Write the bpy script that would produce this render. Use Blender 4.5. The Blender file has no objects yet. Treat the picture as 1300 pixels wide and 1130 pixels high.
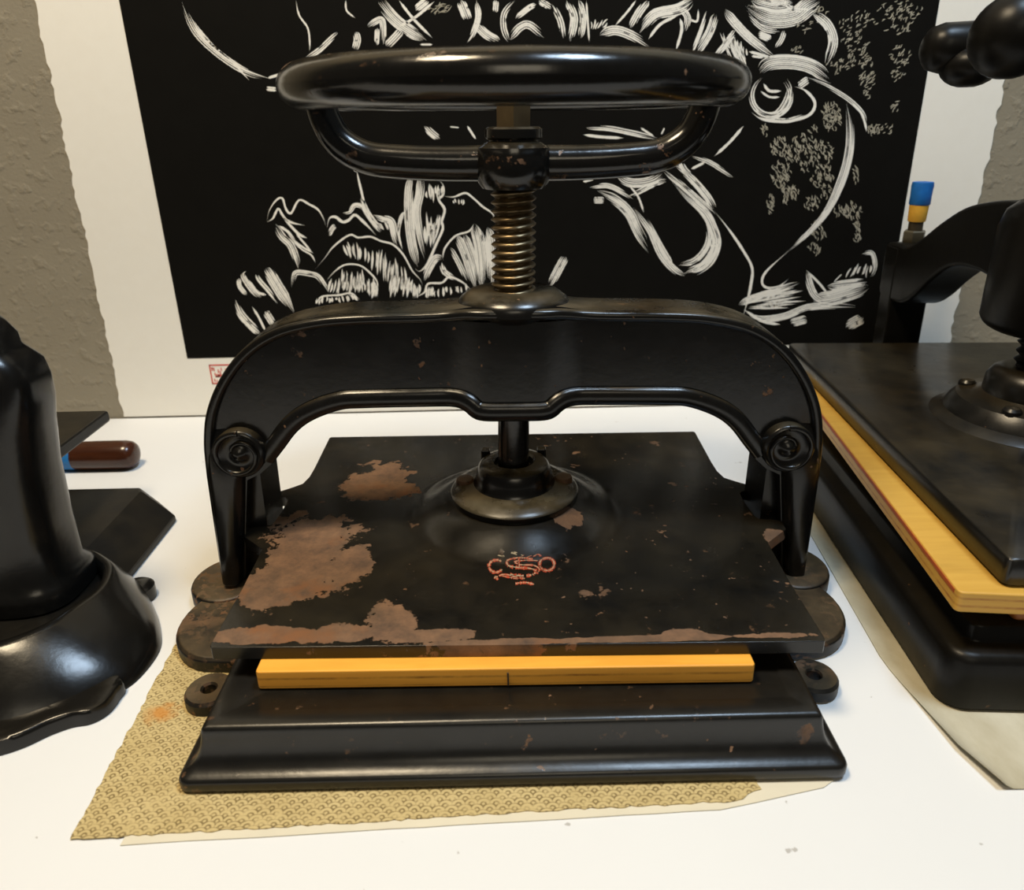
import bpy, math, random
from mathutils import Vector, Matrix
random.seed(7)
SC = bpy.context.scene
COL = SC.collection
PI = math.pi

# ------------------------------------------------------------------ camera model
H = 0.40; FPX = 939.0; PCX, PCY = 650.0, 520.0
TH = math.radians(21.5); ROLL = math.radians(1.3)
FW = Vector((0, math.cos(TH), -math.sin(TH)))
R0 = Vector((1, 0, 0)); U0 = R0.cross(FW)
RV = R0 * math.cos(ROLL) - U0 * math.sin(ROLL)
UV = U0 * math.cos(ROLL) + R0 * math.sin(ROLL)
OO = Vector((0, 0, H))
def _ray(x, y): return FW + RV * ((x - PCX) / FPX) - UV * ((y - PCY) / FPX)
def at_z(x, y, z):
    d = _ray(x, y); return OO + d * ((z - H) / d.z)
def at_y(x, y, Y):
    d = _ray(x, y); return OO + d * (Y / d.y)

cam = bpy.data.objects.new('camera', bpy.data.cameras.new('camera'))
COL.objects.link(cam)
M = Matrix((RV, UV, -FW)).transposed().to_4x4(); M.translation = OO
cam.matrix_world = M
cam.data.sensor_fit = 'HORIZONTAL'; cam.data.sensor_width = 36
cam.data.lens = FPX / 1300 * 36
cam.data.shift_y = -45 / 1300
cam.data.clip_start = 0.01; cam.data.clip_end = 50
cam.data.dof.use_dof = True; cam.data.dof.focus_distance = 0.62; cam.data.dof.aperture_fstop = 8
SC.camera = cam
SC.view_settings.view_transform = 'Standard'; SC.view_settings.look = 'None'
SC.view_settings.gamma = 1; SC.view_settings.exposure = 0.12
SC.view_settings.use_curve_mapping = False

# ------------------------------------------------------------------ node helpers
class NT:
    def __init__(s, name):
        s.m = bpy.data.materials.new(name); s.m.use_nodes = True
        s.t = s.m.node_tree; s.t.nodes.clear()
        s.out = s.n('ShaderNodeOutputMaterial')
        s.b = s.n('ShaderNodeBsdfPrincipled')
        s.l(s.b.outputs[0], s.out.inputs[0])
        s._oc = None
    def n(s, k, **kw):
        nd = s.t.nodes.new(k)
        for a, v in kw.items(): setattr(nd, a, v)
        return nd
    def l(s, a, b): s.t.links.new(a, b)
    def put(s, sock, v):
        if hasattr(v, 'is_output') or isinstance(v, bpy.types.NodeSocket): s.l(v, sock)
        else: sock.default_value = v
    @property
    def co(s):
        if s._oc is None: s._oc = s.n('ShaderNodeTexCoord').outputs['Object']
        return s._oc
    def math(s, op, a, b=None, c=None, clamp=False):
        nd = s.n('ShaderNodeMath', operation=op, use_clamp=clamp)
        s.put(nd.inputs[0], a)
        if b is not None: s.put(nd.inputs[1], b)
        if c is not None: s.put(nd.inputs[2], c)
        return nd.outputs[0]
    def vmath(s, op, a, b=None):
        nd = s.n('ShaderNodeVectorMath', operation=op)
        s.put(nd.inputs[0], a)
        if b is not None: s.put(nd.inputs[1], b)
        return nd.outputs['Value'] if op in ('LENGTH', 'DISTANCE', 'DOT_PRODUCT') else nd.outputs[0]
    def noise(s, scale, detail=4, rough=.55, vec=None, stretch=None, dist=0):
        nd = s.n('ShaderNodeTexNoise'); v = vec or s.co
        if stretch: v = s.vmath('MULTIPLY', v, stretch)
        s.l(v, nd.inputs['Vector'])
        nd.inputs['Scale'].default_value = scale; nd.inputs['Detail'].default_value = detail
        nd.inputs['Roughness'].default_value = rough; nd.inputs['Distortion'].default_value = dist
        return nd.outputs['Fac']
    def ramp(s, f, lo, hi):
        nd = s.n('ShaderNodeMapRange', clamp=True)
        s.put(nd.inputs[0], f); nd.inputs[1].default_value = lo; nd.inputs[2].default_value = hi
        return nd.outputs[0]
    def mix(s, f, a, b):
        nd = s.n('ShaderNodeMix', data_type='RGBA')
        s.put(nd.inputs[0], f)
        for i, v in ((6, a), (7, b)):
            if isinstance(v, tuple): v = (v[0], v[1], v[2], 1)
            s.put(nd.inputs[i], v)
        return nd.outputs[2]
    def fmix(s, f, a, b):
        nd = s.n('ShaderNodeMix', data_type='FLOAT')
        s.put(nd.inputs[0], f); s.put(nd.inputs[2], a); s.put(nd.inputs[3], b)
        return nd.outputs[0]
    def bump(s, h, strength=.3, dist=.001):
        nd = s.n('ShaderNodeBump'); nd.inputs['Strength'].default_value = strength
        nd.inputs['Distance'].default_value = dist
        s.l(h, nd.inputs['Height']); s.l(nd.outputs[0], s.b.inputs['Normal'])
    def set(s, color=None, rough=None, metal=None, spec=None):
        if color is not None:
            s.put(s.b.inputs['Base Color'], (color[0], color[1], color[2], 1) if isinstance(color, tuple) else color)
        if rough is not None: s.put(s.b.inputs['Roughness'], rough)
        if metal is not None: s.put(s.b.inputs['Metallic'], metal)
        if spec is not None: s.put(s.b.inputs['Specular IOR Level'], spec)

def plain(name, color, rough=.5, metal=0., spec=.5, vary=.12, scale=30):
    t = NT(name); n = t.noise(scale, 5)
    c2 = tuple(min(1, c * (1 + vary)) for c in color); c1 = tuple(c * (1 - vary) for c in color)
    t.set(t.mix(n, c1, c2), t.fmix(t.noise(scale * 2.3, 3), rough * .85, min(1, rough * 1.15)), metal, spec)
    return t.m

BLACK = (.0045, .0042, .0038)
def iron(name, rust_lo=.66, patches=(), dust=.5, rough=(.24, .46), spec=.42, dcol=(.062, .047, .024), drough=.72):
    """black japanned cast iron: fine pitting, rust where the paint has worn, dust on ledges"""
    t = NT(name)
    nbig = t.noise(14, 8, .65); nf = t.noise(160, 4, .6); nm = t.noise(52, 6, .62)
    base = t.mix(nf, (.003, .0028, .0025), (.008, .0075, .0066))
    speck = t.math('MULTIPLY', t.ramp(nm, rust_lo, rust_lo + .035), t.ramp(nbig, .46, .58))
    sp2 = t.math('MULTIPLY', t.ramp(t.noise(150, 3, .5), rust_lo + .055, rust_lo + .075), t.ramp(t.noise(9, 4), .48, .6))
    mask = t.math('MAXIMUM', speck, sp2)
    speck = mask
    if patches:
        dn = t.n('ShaderNodeTexNoise'); t.l(t.co, dn.inputs['Vector'])
        dn.inputs['Scale'].default_value = 26; dn.inputs['Detail'].default_value = 9; dn.inputs['Roughness'].default_value = .62
        wob = t.math('ADD', t.math('MULTIPLY', t.math('SUBTRACT', dn.outputs['Fac'], .5), 2.4), t.math('MULTIPLY', t.math('SUBTRACT', t.noise(130, 6, .7), .5), .8))
        best = None
        for (px, py, rx, ry) in patches:
            d = t.vmath('SUBTRACT', t.co, (px, py, 0)); d = t.vmath('MULTIPLY', d, (1 / rx, 1 / ry, 0))
            f = t.math('SUBTRACT', 1, t.vmath('LENGTH', d))
            best = f if best is None else t.math('MAXIMUM', best, f)
        pm = t.ramp(t.math('ADD', best, wob), -.02, .05)
        mask = t.math('MAXIMUM', speck, pm)
    rustc = t.mix(t.ramp(t.noise(46, 9, .72), .3, .7), (.060, .034, .020), (.235, .120, .058))
    rustc = t.mix(t.ramp(t.noise(20, 6, .6), .55, .68), rustc, (.20, .075, .022))
    col = t.mix(mask, base, rustc)
    geo = t.n('ShaderNodeNewGeometry'); sep = t.n('ShaderNodeSeparateXYZ'); t.l(geo.outputs['Normal'], sep.inputs[0])
    up = t.math('MULTIPLY', t.ramp(sep.outputs[2], .55, .95), t.math('MULTIPLY', t.ramp(t.noise(22, 6, .6), .3, .75), dust))
    col = t.mix(up, col, dcol)
    r = t.fmix(t.noise(46, 5, .6), rough[0], rough[1])
    r = t.math('MAXIMUM', r, t.math('MULTIPLY', mask, .72)); r = t.math('MAXIMUM', r, t.math('MULTIPLY', up, drough))
    t.set(col, r, 0, spec)
    t.bump(t.math('ADD', t.math('MULTIPLY', nf, .5), t.math('MULTIPLY', mask, -.5)), .22, .0008)
    return t.m

# ------------------------------------------------------------------ mesh helpers
class MB:
    def __init__(s): s.v = []; s.f = []
    def add(s, vs, fs):
        o = len(s.v); s.v += [Vector(v) for v in vs]; s.f += [tuple(i + o for i in f) for f in fs]; return s
    def box(s, a, b):
        x0, y0, z0 = a; x1, y1, z1 = b
        return s.add([(x0,y0,z0),(x1,y0,z0),(x1,y1,z0),(x0,y1,z0),(x0,y0,z1),(x1,y0,z1),(x1,y1,z1),(x0,y1,z1)],
                     [(3,2,1,0),(4,5,6,7),(0,1,5,4),(1,2,6,5),(2,3,7,6),(3,0,4,7)])
    def loft(s, rings, caps=True, closed=True):
        n = len(rings[0]); vs = [p for r in rings for p in r]; fs = []
        for k in range(len(rings) - 1):
            for i in range(n if closed else n - 1):
                j = (i + 1) % n
                fs.append((k*n+i, k*n+j, (k+1)*n+j, (k+1)*n+i))
        if caps: fs.append(tuple(range(n - 1, -1, -1))); fs.append(tuple((len(rings)-1)*n + i for i in range(n)))
        return s.add(vs, fs)
    def prism_xz(s, out, y0, y1):       # outline counter-clockwise seen from the front (-y)
        return s.loft([[(x, y0, z) for x, z in out], [(x, y1, z) for x, z in out]])
    def prism_xy(s, out, z0, z1):
        return s.loft([[(x, y, z0) for x, y in out], [(x, y, z1) for x, y in out]])
    def lathe(s, prof, c=(0,0,0), axis='z', seg=40, close=False):
        rings = []
        for r, h in prof:
            ring = []
            for i in range(seg):
                a = 2 * PI * i / seg
                if axis == 'z': p = (c[0] + r*math.cos(a), c[1] + r*math.sin(a), c[2] + h)
                elif axis == 'y': p = (c[0] + r*math.cos(a), c[1] + h, c[2] + r*math.sin(a))
                else: p = (c[0] + h, c[1] + r*math.cos(a), c[2] + r*math.sin(a))
                ring.append(p)
            rings.append(ring)
        if close: rings.append(rings[0])
        return s.loft(rings, caps=not close)
    def tube(s, path, rad, seg=14, caps=True, flat=1.0, ref=None):
        pts = [Vector(p) for p in path]; n = len(pts)
        if not hasattr(rad, '__len__'): rad = [rad] * n
        rings = []; up = Vector(ref) if ref else Vector((0, 0, 1))
        t0 = (pts[1] - pts[0]).normalized()
        if abs(t0.dot(up)) > .95: up = Vector((0, 1, 0))
        nrm = (up - t0 * up.dot(t0)).normalized()
        for i in range(n):
            t = (pts[min(i+1, n-1)] - pts[max(i-1, 0)]).normalized()
            nrm = (nrm - t * nrm.dot(t)).normalized(); bi = t.cross(nrm)
            rings.append([pts[i] + nrm*(rad[i]*math.cos(2*PI*k/seg)) + bi*(rad[i]*flat*math.sin(2*PI*k/seg)) for k in range(seg)])
        return s.loft(rings, caps)
    def ball(s, c, r, seg=24, sq=(1,1,1)):
        rings = []
        for k in range(1, seg // 2):
            a = PI * k / (seg // 2)
            rings.append([(c[0]+r*sq[0]*math.sin(a)*math.cos(2*PI*i/seg), c[1]+r*sq[1]*math.sin(a)*math.sin(2*PI*i/seg), c[2]-r*sq[2]*math.cos(a)) for i in range(seg)])
        return s.loft(rings)
    def mapv(s, fn): s.v = [Vector(fn(v)) for v in s.v]; return s

def build(name, mb, mat, parent=None, bevel=0, seg=2, angle=35, smooth=True):
    inv = ROOTM[parent.name].inverted() if parent is not None else Matrix.Identity(4)
    me = bpy.data.meshes.new(name)
    me.from_pydata([inv @ v for v in mb.v], [], mb.f); me.update(); me.validate()
    import bmesh
    bm = bmesh.new(); bm.from_mesh(me); bmesh.ops.recalc_face_normals(bm, faces=bm.faces); bm.to_mesh(me); bm.free()
    if smooth:
        for p in me.polygons: p.use_smooth = True
        me.set_sharp_from_angle(angle=math.radians(angle))
    me.materials.append(mat)
    o = bpy.data.objects.new(name, me); COL.objects.link(o)
    if parent is not None:
        o.parent = parent; ROOTM[o.name] = ROOTM[parent.name]
    else: ROOTM[o.name] = Matrix.Identity(4)
    if bevel:
        b = o.modifiers.new('bevel', 'BEVEL'); b.width = bevel; b.segments = seg; b.limit_method = 'ANGLE'
        b.angle_limit = math.radians(40); b.harden_normals = True
    return o
ROOTM = {}
def empty(name, loc, label, cat, rz=0, group=None):
    o = bpy.data.objects.new(name, None); COL.objects.link(o); o.empty_display_size = .05
    o.location = loc; o.rotation_euler = (0, 0, rz)
    ROOTM[o.name] = Matrix.Translation(loc) @ Matrix.Rotation(rz, 4, 'Z')
    tag(o, label, cat, group); return o
def tag(o, label=None, cat=None, group=None, kind=None):
    if label: o['label'] = label
    if cat: o['category'] = cat
    if group: o['group'] = group
    if kind: o['kind'] = kind
    return o
def spline(pts, sub=8, closed=False):
    pts = [Vector(p) for p in pts]; n = len(pts); out = []
    for i in range(n if closed else n - 1):
        if closed: p0, p1, p2, p3 = pts[i-1], pts[i], pts[(i+1) % n], pts[(i+2) % n]
        else: p0, p1, p2, p3 = pts[max(i-1,0)], pts[i], pts[i+1], pts[min(i+2,n-1)]
        for k in range(sub):
            t = k / sub
            out.append(.5*((2*p1)+(p2-p0)*t+(2*p0-5*p1+4*p2-p3)*t*t+(3*p1-p0-3*p2+p3)*t**3))
    if not closed: out.append(pts[-1])
    return out
def sstep(a, b, x):
    t = max(0, min(1, (x - a) / (b - a))); return t * t * (3 - 2 * t)
def arc(cx, cy, r, a0, a1, n=10, ry=None):
    ry = ry or r
    return [(cx + r*math.cos(math.radians(a0+(a1-a0)*i/n)), cy + ry*math.sin(math.radians(a0+(a1-a0)*i/n))) for i in range(n+1)]
def rrect(x0, y0, x1, y1, r, n=5):
    return arc(x1-r, y0+r, r, -90, 0, n) + arc(x1-r, y1-r, r, 0, 90, n) + arc(x0+r, y1-r, r, 90, 180, n) + arc(x0+r, y0+r, r, 180, 270, n)

# ------------------------------------------------------------------ the setting
WALL = 1.0186
tw = NT('plaster_wall')
n1 = tw.noise(9, 8, .6); n2 = tw.noise(210, 4, .6); n3 = tw.noise(60, 4, .5)
tw.set(tw.mix(n1, (.235, .205, .152), (.31, .275, .207)), .9, 0, .1)
tw.bump(tw.math('ADD', tw.math('MULTIPLY', n2, .45), tw.math('MULTIPLY', tw.ramp(n3, .52, .70), .8)), .5, .0022)
wall = build('wall_back', MB().box((-2.2, WALL, -.75), (2.2, WALL + .1, 1.9)), tw.m, smooth=False); tag(wall, kind='structure')
floor = build('floor', MB().box((-2.2, -1.6, -.80), (2.2, WALL + .1, -.75)), plain('floor_screed', (.10, .09, .08), .7), smooth=False); tag(floor, kind='structure')

tt = NT('white_laminate')
fl = tt.ramp(tt.noise(95, 3, .5), .735, .76)
tt.set(tt.mix(fl, tt.mix(tt.noise(6, 5), (.70, .70, .695), (.75, .75, .74)), (.45, .43, .40)), .5, 0, .3)
table = empty('work_table', (0, .5, -.75), 'white laminate work table carrying the iron presses', 'table')
build('table_top', MB().box((-1.35, .02, -.035), (1.35, WALL - .002, 0)), tt.m, table, .002)
leg_m = plain('table_leg_steel', (.25, .25, .25), .4, .8)
for lx in (-1.28, 1.23):
    for ly in (.08, .92): build('leg', MB().box((lx, ly, -.75), (lx + .05, ly + .05, -.0352)), leg_m, table, .003)

# ------------------------------------------------------------------ the linocut print on the wall
PY = WALL - .0012
def jag_line(p, q, n, amp, rnd):
    out = []
    for i in range(n):
        t = i / n; w = rnd.uniform(-amp, amp) + .6*amp*math.sin(t*37) + .4 * amp*math.sin(t*91)
        out.append((p[0] + (q[0]-p[0])*t + w, p[1] + (q[1]-p[1])*t))
    return out
rnd = random.Random(3)
PT = .95
left = jag_line((-.5605, PT), (-.5735, .0016), 130, .0016, rnd); right = jag_line((.6305, .0016), (.633, PT), 130, .0022, rnd)
paper_out = left + [(-.5735, .0016)] + [(x*1.0, .0016) for x in (-.3, 0, .3)] + right + [(.633, PT)]
m_paper = NT('deckle_paper'); m_paper.set(m_paper.mix(m_paper.noise(60, 5), (.85, .815, .735), (.89, .86, .785)), .85, 0, .2)
m_paper.bump(m_paper.noise(300, 3), .15, .0005)
art = build('art_print', MB().prism_xz(paper_out, PY, PY + .0008), m_paper.m, smooth=False)
tag(art, 'tall linocut print on white deckle-edged paper against the grey wall behind the presses', 'print')
m_ink = NT('black_ink'); m_ink.set(m_ink.mix(m_ink.noise(40, 6), (.0040, .0036, .0028), (.0062, .0056, .0044)), .7, 0, .08)
# strokes traced from the print, given in zoom-crop coordinates: (origin x, origin y, zoom)
C8 = (280, 180, 4.5214); C4 = (380, 120, 4.0367); C7 = (740, 130, 3.421); C3 = (900, 0, 2.51)
T5 = (350, 0, 3.714); T6 = (700, 0, 2.6); C1 = (0, 0, 2.8244); C2 = (330, 30, 2.0)
lines = MB(); marks = MB()
def to_px(c, p): return Vector((c[0] + p[0] / c[2], c[1] + p[1] / c[2]))
def ribbon(path, widths, depth=0.0, dest=None):
    dest = dest or lines
    n = len(path); vs = []
    for i in range(n):
        t = path[min(i+1, n-1)] - path[max(i-1, 0)]
        if t.length < 1e-6: t = Vector((1, 0))
        t.normalize(); nn = Vector((-t.y, t.x)) * widths[i] * .5
        for q in (path[i] + nn, path[i] - nn):
            p = at_y(q.x, q.y, PY - .0006 - depth); vs.append(p)
    dest.add(vs, [(2*i, 2*i+1, 2*i+3, 2*i+2) for i in range(n - 1)])
def stroke(c, pts, w, head=.18, tail=.18, dense=.8):
    P = [to_px(c, p) for p in pts]; W = w / c[2]
    path = spline(P, max(4, int(40 / max(1, len(P) - 1))))
    n = len(path); k = 1 if W < 5 else max(2, int(round(W / 2.3)))
    nrm = []
    for i in range(n):
        t = path[min(i+1, n-1)] - path[max(i-1, 0)]
        if t.length < 1e-6: t = Vector((1, 0))
        t.normalize(); nrm.append(Vector((-t.y, t.x)))
    def prof(u): return max(.06, min(1, u / head) ** .8) * max(.06, min(1, (1 - u) / tail) ** .8)
    for j in range(k):
        o = 0 if k == 1 else (j / (k - 1) - .5)
        a = 0 if k == 1 else random.uniform(0, .10 + .34 * abs(o)); b = 1 if k == 1 else 1 - random.uniform(0, .10 + .34 * abs(o))
        gap = random.uniform(.3, .9) if (k > 2 and random.random() < .25) else None
        i0 = int(a * (n - 1)); i1 = max(i0 + 2, int(b * (n - 1)) + 1)
        sub = []; ws = []
        fw = W / k * random.uniform(.6, 1.12) if k > 1 else max(W * .8, 1.1)
        for i in range(i0, min(i1, n)):
            u = i / (n - 1); pf = prof(u)
            uu = (i - i0) / max(1, (i1 - i0 - 1))
            q = fw * (pf if k == 1 else .3 + .7 * pf) * (max(.05, min(1, uu / .22)) * max(.05, min(1, (1 - uu) / .22))) * random.uniform(.85, 1.1)
            if gap and abs(u - gap) < .05: q *= .25
            sub.append(path[i] + nrm[i] * (o * (W - fw) * pf)); ws.append(q)
        if len(sub) > 1: ribbon(sub, ws, j * 2e-6)
def hatch(c, a0, a1, b0, b1, n, w):
    for i in range(n):
        t = (i + random.uniform(-.3, .3)) / max(1, n - 1)
        p = Vector(a0).lerp(Vector(a1), t); q = Vector(b0).lerp(Vector(b1), t)
        s0 = random.uniform(0, .35); s1 = random.uniform(.6, 1)
        A = p.lerp(q, s0); B = p.lerp(q, s1); mid = (A + B) / 2 + Vector((random.uniform(-6, 6), random.uniform(-4, 4)))
        stroke(c, [A, mid, B], w * random.uniform(.6, 1.2), .4, .4)
def flecks(c, cx, cy, rx, ry, n, ang=-60, ln=18):
    for i in range(int(n * 1.45)):
        r = math.sqrt(random.random()); a = random.uniform(0, 2 * PI)
        p = Vector((cx + rx * r * math.cos(a), cy + ry * r * math.sin(a)))
        aa = math.radians(ang + random.uniform(-35, 35)); L = ln * random.uniform(.6, 1.4)
        d = Vector((math.cos(aa), math.sin(aa))) * L; e = Vector((-d.y, d.x)) * random.uniform(-.3, .3)
        P = [to_px(c, q) for q in (p - d * .5, p + e, p + d * .5)]
        ribbon(spline(P, 3), [random.uniform(.5, 1.0) * w for w in (.4, .8, 1.2, 1.4, 1.2, .8, .4)], 0, marks)
S = stroke
S(C8, [(265,460),(280,395),(320,335),(355,325),(375,385),(405,410),(450,335),(510,360),(560,390),(590,440),(605,485)], 15)
S(C8, [(265,460),(300,440),(330,385),(355,420),(380,450),(430,470),(490,480)], 16)
S(C8, [(310,470),(350,540),(400,590),(430,660),(450,735)], 42)
S(C8, [(350,420),(400,480),(450,530),(500,555)], 18); S(C8, [(380,520),(430,575),(480,610),(535,640)], 15)
S(C8, [(400,560),(470,620),(520,650),(545,695)], 11); S(C8, [(330,480),(390,520),(430,580)], 20); S(C8, [(430,520),(470,570),(525,635)], 14)
S(C8, [(540,735),(600,665),(650,600),(740,535),(790,550),(860,545),(920,570),(990,590),(1050,650),(1100,740),(1145,790),(1160,830)], 13)
S(C8, [(610,500),(625,440),(660,432),(700,460),(735,450),(770,420),(810,450),(860,500),(895,540)], 20)
S(C8, [(700,410),(740,400),(770,365),(810,375),(835,430)], 26); S(C8, [(620,540),(640,500),(660,480)], 28)
S(C8, [(725,60),(760,120),(785,180)], 32); S(C8, [(780,160),(805,270),(840,400),(900,500)], 16); S(C8, [(800,320),(850,420),(935,530)], 34)
S(C8, [(870,420),(930,440),(980,460),(1000,540),(1020,610)], 42); hatch(C8, (860,430), (960,450), (920,540), (1000,540), 5, 16)
S(C8, [(1020,520),(1030,440),(1058,400)], 18)
S(C8, [(420,985),(370,900),(320,820),(285,760),(260,725)], 66, .3, .1); S(C8, [(345,945),(280,860),(220,790),(205,750)], 25)
S(C8, [(240,905),(180,850),(130,770),(150,740)], 30); S(C8, [(265,880),(210,860),(160,790)], 18); S(C8, [(150,880),(110,830),(105,780)], 26)
S(C8, [(230,1105),(180,1060),(110,980),(80,900)], 44); S(C8, [(180,945),(215,1000),(240,1050),(260,1090)], 16); S(C8, [(305,1050),(280,1010),(255,970)], 40)
S(C8, [(605,800),(660,740),(720,705),(800,710),(860,755),(900,810),(900,900)], 12)
hatch(C8, (640,770), (880,770), (610,880), (890,900), 19, 15); hatch(C8, (700,720), (820,720), (690,860), (830,880), 12, 14)
S(C8, [(880,800),(885,850),(870,905)], 40)
S(C8, [(550,940),(580,890),(680,880),(750,870),(800,910)], 12); hatch(C8, (560,885), (760,872), (545,945), (790,915), 13, 17)
hatch(C8, (690,570), (800,560), (740,680), (800,690), 7, 17); hatch(C8, (830,580), (1000,610), (830,700), (970,880), 9, 14)
hatch(C8, (1000,720), (1140,800), (960,900), (1140,905), 16, 18); hatch(C8, (930,600), (1050,700), (935,820), (1060,880), 8, 14)
S(C8, [(410,860),(420,780),(440,750),(520,760),(560,775),(600,830),(620,865)], 30)
S(C4, [(580,395),(562,500),(562,640),(580,780),(610,890)], 46); S(C4, [(622,395),(618,500),(600,600),(615,720),(645,850)], 44)
hatch(C4, (650,460), (740,430), (660,560), (735,560), 7, 18); hatch(C4, (640,600), (740,560), (650,820), (690,780), 9, 18)
S(C4, [(700,420),(740,470),(735,515),(715,540),(745,590),(730,650),(735,690),(700,770),(660,860),(620,905),(590,890)], 16)
S(C4, [(740,520),(790,525),(850,505),(890,530),(940,575),(990,610),(1005,660)], 12); hatch(C4, (780,530), (845,520), (800,570), (835,575), 5, 14)
S(C4, [(735,850),(745,790),(800,725),(870,700),(895,660)], 12)
S(C4, [(900,665),(930,800),(945,1000)], 62); S(C4, [(965,680),(985,800),(985,1000)], 50); S(C4, [(805,720),(855,830),(905,1000)], 44); S(C4, [(770,780),(820,870),(865,970)], 26); S(C4, [(845,715),(890,830),(920,960)], 36)
S(C4, [(580,1045),(640,1015),(660,970),(730,965),(770,935),(840,965),(890,1015)], 13); S(C4, [(670,980),(665,1045)], 40); hatch(C4, (700,985), (850,965), (700,1045), (860,1030), 9, 15)
S(C4, [(530,800),(510,720),(520,650),(540,600)], 14)
S(C4, [(640,160),(680,200),(720,230)], 36); S(C4, [(770,165),(820,170)], 8); S(C4, [(860,160),(905,230)], 14)
S(C4, [(740,850),(700,840),(660,900),(640,960)], 38); S(C4, [(730,860),(745,910),(810,950)], 28)
S(C7, [(60,385),(140,425),(200,480),(240,560),(300,665)], 44); S(C7, [(45,425),(95,425)], 28); S(C7, [(25,370),(70,362),(120,365),(180,395),(225,425)], 22)
S(C7, [(215,450),(290,550),(340,660),(400,730),(450,755)], 32); S(C7, [(270,490),(320,590),(360,660),(390,710)], 22)
S(C7, [(375,330),(450,410),(530,480),(570,560),(580,620),(550,690),(490,735),(430,752)], 40, .3, .1); S(C7, [(530,510),(548,580),(530,640),(480,690),(410,705)], 26)
S(C7, [(560,600),(570,640),(520,710),(450,730)], 34)
S(C7, [(390,265),(470,330),(540,410),(580,480)], 34); S(C7, [(570,470),(640,560),(700,650),(735,720),(730,790),(715,860),(695,935)], 15)
S(C7, [(340,285),(430,360),(520,440),(580,490)], 28); S(C7, [(200,360),(240,410),(265,480)], 11); S(C7, [(190,410),(240,390),(310,355),(375,335)], 22)
S(C7, [(140,310),(190,345),(250,350),(310,335),(355,300)], 40); S(C7, [(420,250),(440,290),(470,320)], 26)
S(C7, [(470,290),(530,260)], 14); S(C7, [(570,235),(640,170),(700,100)], 15); S(C7, [(465,230),(540,255),(600,290),(660,330)], 20); S(C7, [(0,345),(50,330)], 16)
S(C7, [(0,110),(100,112),(200,130),(330,160)], 24); S(C7, [(0,140),(80,150),(180,155)], 16); S(C7, [(250,110),(310,150)], 12); S(C7, [(355,110),(340,140)], 8)
S(C7, [(1145,0),(1162,120),(1152,240),(1115,360),(1055,480),(960,590),(850,680)], 38, .15, .5); S(C7, [(1090,430),(1000,545),(900,640)], 20, .3, .3); S(C7, [(900,640),(800,730),(778,780),(800,805),(850,800),(895,765)], 13)
S(C7, [(1165,0),(1205,40),(1225,90),(1232,130)], 12)
S(C7, [(675,880),(740,850),(850,815),(950,780)], 30); hatch(C7, (690,865), (690,895), (950,785), (1000,890), 11, 14)
S(C7, [(680,895),(760,940),(870,930),(980,890),(1100,885),(1220,890)], 30); S(C7, [(700,900),(780,950),(860,965)], 16)
S(C7, [(970,730),(985,790),(1010,840),(1060,868)], 32); S(C7, [(970,730),(1030,790),(1075,850)], 13)
S(C7, [(1000,860),(1080,850),(1150,830),(1245,800)], 66); S(C7, [(1060,800),(1150,790),(1240,780)], 40); S(C7, [(1140,980),(1180,955),(1220,935)], 46); S(C7, [(900,960),(975,940)], 36)
S(C7, [(1210,660),(1255,655),(1268,710),(1245,770)], 20); hatch(C7, (1180,700), (1255,680), (1140,770), (1240,770), 9, 11); S(C7, [(1090,780),(1125,745)], 6)
for (cx, cy, rx, ry, n) in ((790,120,15,25,8),(850,190,50,40,28),(910,230,40,30,18),(860,310,45,60,40),(880,390,20,45,18),(815,440,14,45,16),(960,180,60,40,30),(1030,220,60,60,40),
        (1040,320,50,50,36),(1080,60,45,60,40),(1000,120,20,20,6),(1000,440,40,30,16),(920,390,28,32,14),(1110,470,30,20,10),(1170,470,40,35,28),(1190,560,18,42,18),(1020,560,40,40,22),(1005,635,28,25,12),(1185,310,12,45,14),(1260,120,30,18,14),(965,280,25,25,8),(1060,390,35,30,12)):
    flecks(C7, cx, cy, rx, ry, n, 75)
for (cx, cy, rx, ry, n) in ((300,80,30,26,10),(445,90,40,50,20),(480,170,40,50,34),(505,250,25,60,30),(590,30,60,30,24),(600,80,50,30,20),(610,180,34,34,24),(600,240,24,18,10),(595,340,14,20,8),(550,410,50,15,14),(380,370,28,45,20),(290,160,30,10,8),(410,210,40,25,14),(350,40,30,30,10),(640,30,40,30,14),(500,60,40,30,12)):
    flecks(C3, cx, cy, rx, ry, n, -45, 13)
S(T6, [(160,115),(210,100),(270,120),(340,165)], 32); S(T6, [(210,85),(250,40),(280,0)], 9); S(T6, [(260,95),(290,40),(320,0)], 26); S(T6, [(290,110),(340,50),(420,30),(470,0)], 38); S(T6, [(320,130),(360,80),(420,50)], 12)
S(T6, [(0,10),(30,70),(40,135)], 20); S(T6, [(50,0),(75,60),(60,140)], 26); S(T6, [(90,0),(105,60),(95,130)], 22); S(T6, [(115,0),(125,140)], 8); hatch(T6, (130,60), (200,60), (130,100), (160,100), 6, 6)
S(T6, [(430,30),(450,60),(440,110)], 22); S(T6, [(410,170),(430,100),(425,60)], 12); S(T6, [(450,60),(480,70),(485,30)], 9)
S(T6, [(460,180),(490,110),(520,20)], 13); S(T6, [(475,180),(520,110),(545,40)], 28); S(T6, [(535,195),(580,140),(610,95)], 20)
hatch(T6, (545,80), (640,130), (590,200), (650,220), 14, 8); S(T6, [(600,130),(620,180),(640,225)], 30)
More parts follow.
